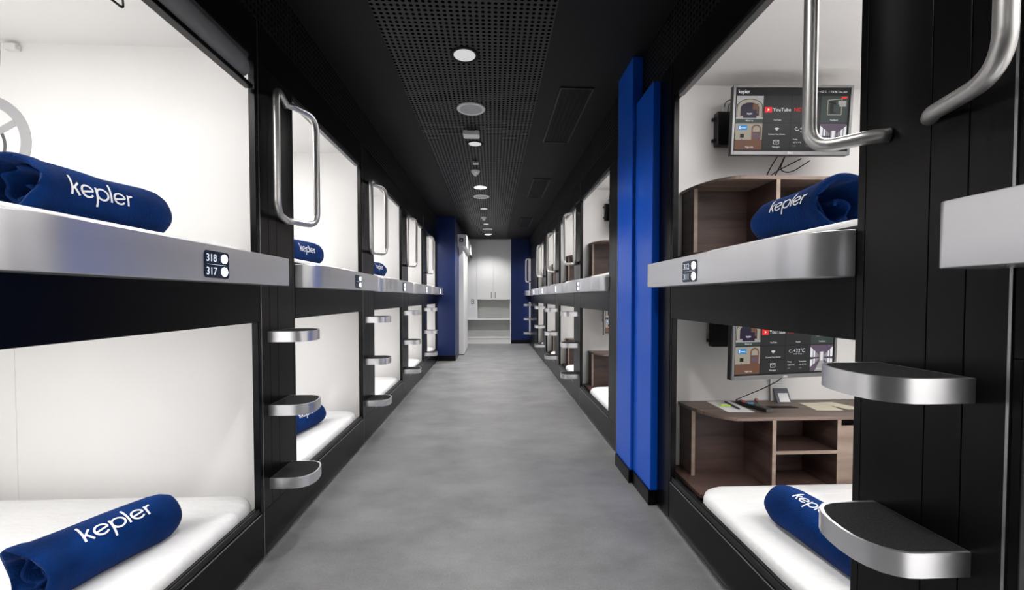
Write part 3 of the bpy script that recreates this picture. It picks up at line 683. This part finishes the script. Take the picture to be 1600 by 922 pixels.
# cables under the televisions
def cable(pts, label, rad=.0032):
    o = MB().tube(fillet(pts, .04, 6), rad, 8).build('cable', 'plastic_black', None, smooth=True); tag(o, label, 'cable', None); return o
cable([(1.56, 2.26, 1.98), (1.53, 2.30, 1.90), (1.55, 2.36, 1.86), (1.64, 2.40, 1.93), (1.72, 2.30, 1.975)], 'black cable looping down on the left under the upper television')
cable([(1.60, 2.26, 1.98), (1.62, 2.34, 1.92), (1.70, 2.36, 1.91), (1.77, 2.30, 1.965)], 'black cable looping under the right half of the upper television')
cable([(1.61, 2.28, 1.98), (1.63, 2.36, 1.93), (1.625, 2.415, 1.872)], 'short black lead running down to the socket below the upper television')
cable([(1.50, 2.09, .82), (1.52, 2.15, .77), (1.49, 2.25, .70), (1.40, 2.36, .612)], 'black lead from the lower television down to the small copper ball', .0026)
cable([(1.42, 2.10, .82), (1.46, 2.16, .795), (1.52, 2.16, .795), (1.57, 2.10, .82)], 'black cable loop under the lower television')
o = MB().cyl((0, 0, -.011), .001, .001, .001, 6)
ball = MB(); rg = [[(.011*math.sin(PI*k/10+.001)*math.cos(2*PI*i/16), .011*math.sin(PI*k/10+.001)*math.sin(2*PI*i/16), .011-.011*math.cos(PI*k/10)) for i in range(16)] for k in range(11)]
ball.rings(rg, True, True); o = ball.build('cable_ball', 'copper', None, smooth=True); o.location = (1.53, 2.375, .5935)
tag(o, 'small shiny copper ball at a cable end on the lower desk', 'ball')
sk = empty('wall_socket', (1.66, YE, 1.855)); MB().box(-.04, .04, -.008, 0, -.04, .04).build('cover_plate', 'plastic_white', sk, bevel=.003)
MB().cyl((0, -.010, 0), .02, .02, .004, 20, axis='y').build('socket_insert', 'plastic_white', sk); tag(sk, 'white socket on the end wall below the upper television', 'socket')

# ------------------------------------------------------------------ things on the near lower desk (top z .593)
ZD = .5935
def sheet(pts, name, m, label, cat, group=None, t=.0012, parts=None):
    cx = sum(p[0] for p in pts)/len(pts); cy = sum(p[1] for p in pts)/len(pts)
    o = MB().prism([(p[0]-cx, p[1]-cy) for p in pts], 0, t).build(name, m); o.location = (cx, cy, ZD); tag(o, label, cat, group); return o
sheet([(1.245, 2.39), (1.385, 2.405), (1.385, 2.16), (1.245, 2.17)], 'paper_sheet', 'paper', 'white paper sheet lying on the lower desk under the pen', 'paper')
o = sheet([(1.76, 2.34), (1.90, 2.34), (1.88, 2.17), (1.74, 2.18)], 'paper_sheet', 'beige', 'pale beige paper on the lower desk right of the card stand, the left one', 'paper')
o = sheet([(1.87, 2.34), (1.96, 2.345), (2.02, 2.19), (1.92, 2.185)], 'paper_sheet', 'beige', 'pale beige paper on the lower desk right of the card stand, the right one', 'paper'); o.location.z += .0014
o = sheet([(1.52, 2.27), (1.66, 2.27), (1.68, 2.235), (1.535, 2.235)], 'cable_tray', 'blackmatt', 'black rectangular cable opening in the lower desk before the card stand', 'cable tray', t=.002)
g = empty('earplug_packet', (1.295, 2.29, ZD+.0014), math.radians(-25)); MB().prism(rrect(-.028, .028, -.016, .016, .008, 4), 0, .009).build('packet', 'lime', g, bevel=.003)
MB().box(-.016, .016, -.008, .008, .009, .011).build('packet_label', 'paper', g); tag(g, 'small lime green packet on the white paper sheet', 'packet')
pn = empty('ballpoint_pen', (1.335, 2.29, ZD+.006), math.radians(-3)); MB().cyl((0, -.075, 0), .0045, .0045, .15, 14, axis='y').cyl((0, -.088, 0), .001, .0045, .013, 14, axis='y').build('barrel', 'plastic_black', pn, smooth=False)
MB().box(-.0015, .0015, .02, .072, .0045, .0075).build('clip', 'trim', pn); tag(pn, 'dark ballpoint pen lying on the white paper sheet', 'pen')
rm = empty('remote_control', (1.435, 2.255, ZD+.0005), math.radians(14))
MB().prism(rrect(-.024, .024, -.105, .105, .012, 5), 0, .018).build('body', 'plastic_black', rm, bevel=.003)
MB().box(-.0235, .0235, -.108, -.104, .002, .016).build('end_cap', 'bezel', rm)
bt = MB()
for a in range(9):
    for b3 in range(3): bt.box(-.016+.0125*b3, -.008+.0125*b3, -.085+.019*a, -.074+.019*a, .018, .0205, 1 if a in (5,) else (2 if a == 7 and b3 == 0 else 0))
bt.build('buttons', ['bezel', 'scr_b', 'scr_r'], rm); tag(rm, 'black remote control lying on the lower desk beside the white paper', 'remote control')
cs = empty('card_stand', (1.68, 2.345, ZD), math.radians(-4))
MB().prism([(.0, .0), (.010, .0), (.055, .075), (.045, .075), ], -.04, .04, axis='x').build('slate_card', 'card_dark', cs)
MB().box(-.026, .030, -.0012, 0, .006, .058, T=Matrix.Translation((0, -.002, .0)) @ Matrix.Rotation(math.radians(-30), 4, 'X')).build('blank_label', 'paper', cs)
m = MB(); m.prism([(.045, .0), (.048, .0), (.058, .145), (.055, .145)], -.052, .030, axis='x'); pc = m.build('printed_card', 'paper', cs)
for j in range(4):
    MB().box(-.044+.004*(j % 2), .018, .0505+.0026*0, .0512, .128-.014*j, .1295-.014*j).build('printed_line', 'bezel', pc)
tag(cs, 'small card stand with a white printed card behind a slate block on the lower desk', 'card stand')

# ------------------------------------------------------------------ quiet sign on the near left end wall
sg = empty('round_wall_sign', (-2.455, L_START[0]+PL+.20, 1.955)); yy = -.0015
def ring_mesh(r0, r1, a0=0, a1=360, n=48, cx=0, cz=0):
    vs = []; 
    for i in range(n+1):
        a = math.radians(a0+(a1-a0)*i/n); vs += [(cx+r0*math.cos(a), yy, cz+r0*math.sin(a)), (cx+r1*math.cos(a), yy, cz+r1*math.sin(a))]
    return vs, [(2*i, 2*i+1, 2*i+3, 2*i+2) for i in range(n)]
m = MB(); m.add(*ring_mesh(.175, .225)); m.build('ring', 'sign_ring', sg, solid=.001)
m = MB(); m.add([(-.15, yy-.0005, -.07), (-.14, yy-.0005, -.10), (.155, yy-.0005, .075), (.145, yy-.0005, .105)], [(0, 1, 2, 3)]); m.build('slash', 'sign_ring', sg, solid=.001)
m = MB()
for q in (.055, .088, .122): m.add(*ring_mesh(q-.007, q+.007, -42, 42, 14, -.02, -.02))
m.add([(-.12, yy, -.05), (-.07, yy, -.05), (-.02, yy, -.09), (-.02, yy, .05), (-.07, yy, .01), (-.12, yy, .01)], [(0, 1, 2, 3, 4, 5)])
m.build('sound_waves', 'sign_dark', sg, solid=.001); tag(sg, 'round grey no-noise sign on the white end wall of the left capsule 318', 'wall sign')
bk = MB().box(-.02, .035, -.03, 0, -.02, .01).build('wall_bracket', 'plastic_white', None, bevel=.004); bk.location = (-2.30, L_START[0]+PL+.20, 2.40); tag(bk, 'small white bracket at the top of the left end wall above the round sign', 'bracket')

# ------------------------------------------------------------------ ceiling fittings
def disc(name, x, y, r, kind, label, drop=.004, pw=1.0):
    o = empty(name, (x, y, ZC+.002)); n = 40
    if kind in ('dim', 'lit'):
        rimm = 'blackmatt' if kind == 'dim' else 'plastic_white'
        k = 1.22 if kind == 'dim' else 1.0
        rg = [[(q*math.cos(2*PI*i/n), q*math.sin(2*PI*i/n), z) for i in range(n)] for q, z in ((r*k, 0), (r*k*.99, -drop), (r*.93, -drop-.001), (r*.9, 0))]
        MB().rings(rg, False, False).build('trim_ring', rimm, o, smooth=True)
        MB().cyl((0, 0, -.003), r*.93 if kind == 'lit' else r*.98, r*.93, .003, n).build('diffuser', 'lamp_on' if kind == 'lit' else 'lamp_dim', o)
        ld = bpy.data.lights.new('downlight_beam', 'SPOT'); ld.energy = SPOT_W*pw; ld.spot_size = math.radians(130); ld.spot_blend = .6; ld.shadow_soft_size = r*.9; ld.color = (1, .98, .96)
        lo = bpy.data.objects.new('downlight_beam', ld); COL.objects.link(lo); lo.parent = o; lo.location = (0, 0, -.03)
    else:
        rg = [[(q*math.cos(2*PI*i/n), q*math.sin(2*PI*i/n), z) for i in range(n)] for q, z in ((r, 0), (r*.99, -.008), (r*.93, -.012), (r*.80, -.010), (r*.79, -.004))]
        MB().rings(rg, True, False).build('rim', 'plastic_white', o, smooth=True)
        MB().cyl((0, 0, -.009), r*.80, r*.80, .003, n).build('grille', 'speaker', o)
    tag(o, label[0], label[1], label[2]); return o
CL = 'round recessed ceiling lights'; SP = 'round ceiling speakers'
disc('ceiling_light', -.175, 2.70, .075, 'dim', ('round ceiling light in a dark ring, nearest of the row', 'ceiling light', CL))
disc('ceiling_speaker', -.173, 3.45, .114, 'spk', ('large round white ceiling speaker, second disc of the row', 'speaker', SP))
disc('ceiling_light', -.175, 4.23, .068, 'dim', ('round ceiling light just beyond the white square box', 'ceiling light', CL))
disc('ceiling_light', -.170, 5.89, .090, 'lit', ('brightly lit round ceiling light halfway down the corridor', 'ceiling light', CL))
disc('ceiling_speaker', -.170, 6.41, .12, 'spk', ('round white ceiling speaker right behind the bright middle light', 'speaker', SP))
disc('ceiling_light', -.150, 7.28, .07, 'dim', ('small round ceiling light between the middle speaker and the far detector', 'ceiling light', CL), pw=1.3)
disc('ceiling_light', -.137, 8.78, .066, 'dim', ('small round ceiling light just beyond the far smoke detector', 'ceiling light', CL), pw=2.2)
disc('ceiling_speaker', -.118, 9.43, .106, 'spk', ('round white ceiling speaker near the back cabinet', 'speaker', SP))
disc('ceiling_light', -.113, 10.2, .085, 'lit', ('brightly lit round ceiling light right in front of the back cabinet', 'ceiling light', CL), pw=1.25)
for x, y, s, lb in ((-.194, 3.93, .075, 'white rounded square box on the ceiling just behind the nearest speaker'), (-.19, 4.78, .032, 'tiny white box on the ceiling before the first smoke detector')):
    o = empty('ceiling_sensor_box', (x, y, ZC)); MB().prism(rrect(-s, s, -s*.7, s*.7, s*.3, 5), -.045 if s > .05 else -.03, .002).build('cover', 'plastic_white', o, bevel=.008)
    MB().box(-s*.5, s*.5, -s*.72-.001, -s*.7, -.012, -.006).build('slot', 'bezel', o); tag(o, lb, 'sensor box')
for x, y, lb in ((-.206, 5.12, 'white smoke detector hanging from the ceiling between tiny box and bright middle light'), (-.168, 8.05, 'small white smoke detector far along the ceiling')):
    o = empty('smoke_detector', (x, y, ZC)); MB().cyl((0, 0, -.02), .05, .054, .022, 28).build('base', 'plastic_white', o, bevel=.003)
    MB().cyl((0, 0, -.045), .030, .046, .025, 28).build('head', 'plastic_white', o, bevel=.003); MB().cyl((0, 0, -.062), .014, .018, .017, 20).build('sensor_tip', 'plastic_white', o)
    tag(o, lb, 'smoke detector', 'smoke detectors')
for x0, x1, y0, y1, lb in ((.50, .725, 3.08, 4.13, 'black rectangular ceiling vent nearest the camera'), (.53, .735, 5.44, 6.40, 'middle black rectangular ceiling vent'), (.56, .765, 8.05, 9.06, 'farthest black rectangular ceiling vent')):
    o = empty('ceiling_vent', ((x0+x1)/2, (y0+y1)/2, ZC)); a, b3 = (x1-x0)/2, (y1-y0)/2
    MB().box(-a, a, -b3, b3, -.004, .001).build('recess', 'blackmatt', o)
    m = MB(); m.box(-a-.012, -a, -b3-.012, b3+.012, -.010, .001); m.box(a, a+.012, -b3-.012, b3+.012, -.010, .001); m.box(-a, a, -b3-.012, -b3, -.010, .001); m.box(-a, a, b3, b3+.012, -.010, .001)
    m.build('frame', 'rubber', o, bevel=.001)
    m = MB()
    for j in range(5): xx = -a+(j+1)*2*a/6; m.box(xx-.002, xx+.002, -b3, b3, -.009, -.004)
    m.build('slats', 'blackmatt', o); tag(o, lb, 'air vent', 'black ceiling vents')

# ------------------------------------------------------------------ back of the corridor
cb = empty('tall_cabinet', (-.04, YB, 0)); dx = .04
MB().box(-.700+dx, .475+dx, 0, .40, 1.15, ZC-.004).build('body', 'cab', cb)
for a, b3, hx in ((-.415, .013, -.035), (.017, .445, .065)):
    d = MB().box(a+dx, b3+dx, -.018, -.001, 1.152, ZC-.03).build('door', 'cab', cb, bevel=.002)
    MB().box(hx+dx-.007, hx+dx+.007, -.032, -.018, 1.19, 1.34).build('handle', 'plastic_black', d, bevel=.002)
MB().box(-.70+dx, -.425+dx, -.012, 0, .65, ZC-.03).build('filler_panel', 'cab', cb)
MB().box(.449+dx, .475+dx, -.02, .40, 0, ZC-.004).build('side_panel', 'cab', cb)
MB().box(-.425+dx, -.40+dx, -.001, .40, .65, 1.15).build('niche_side', 'cab', cb)
MB().box(-.42+dx, .449+dx, .30, .32, .65, 1.15).build('niche_back', 'cab_in', cb)
tag(cb, 'tall white cabinet with two doors and black handles closing the corridor end', 'cabinet')
sh = empty('open_shelf_unit', (-.04, YB, 0))
MB().box(-.68+dx, .448+dx, -.03, .40, .62, .65).build('worktop', 'cab', sh, bevel=.002)
MB().box(-.68+dx, .448+dx, -.02, .40, .14, .17).build('bottom_board', 'cab', sh, bevel=.002)
MB().box(-.68+dx, .448+dx, .28, .30, .17, .62).build('back_board', 'cab_in', sh)
MB().box(-.68+dx, .448+dx, -.01, .40, 0, .138).build('plinth', 'cab', sh)
tag(sh, 'low open white shelf unit under the tall cabinet at the corridor end', 'shelf unit')
ws = empty('wall_socket', (-.52, YB-.012, 1.10)); MB().box(-.035, .035, -.008, 0, -.06, .06).build('cover_plate', 'bezel', ws, bevel=.003)
for z in (-.028, .028): MB().cyl((0, -.010, z), .020, .020, .004, 16, axis='y').build('socket_insert', 'plastic_white', ws)
tag(ws, 'double socket on the white panel left of the back cabinet niche', 'socket')
dr = empty('door_1', (-.64, 8.85, 0)); struct(dr)
MB().box(-.07, .035, 0, 1.35, .012, 2.24).build('door_leaf', 'cab', dr, bevel=.004)
MB().box(-.062, .038, 0, 1.35, 0, .012).build('bottom_seal', 'rubber', dr)
hb = empty('door_operator', (-.64, 8.62, 2.24)); MB().box(-.074, .11, 0, 2.36, 0, .24).build('header_box', 'cab', hb, bevel=.006)
MB().box(-.035, .045, -.006, 0, .085, .165).build('sensor_plate', 'plastic_black', hb); MB().box(-.006, .022, -.010, -.006, .105, .14).build('sensor_window', 'plastic_white', hb)
MB().box(.060, .112, 1.9, 2.35, -.025, -.001).build('guide', 'rubber', hb)
tag(hb, 'long white sliding door operator box above the white door', 'door operator')
o = MB().box(0, .006, -.02, .02, -.03, .03).build('wall_switch', 'bezel', None, bevel=.002); o.location = (-.715, 8.25, .32); tag(o, 'small socket plate low on the blue wall side', 'socket')

# ------------------------------------------------------------------ corridor lights behind the camera (the row goes on)
disc('ceiling_light', -.18, .75, .075, 'lit', ('lit round ceiling light above and ahead of the camera, out of view', 'ceiling light', CL))
disc('ceiling_light', -.18, -.75, .075, 'lit', ('lit round ceiling light behind the camera, out of view', 'ceiling light', CL))
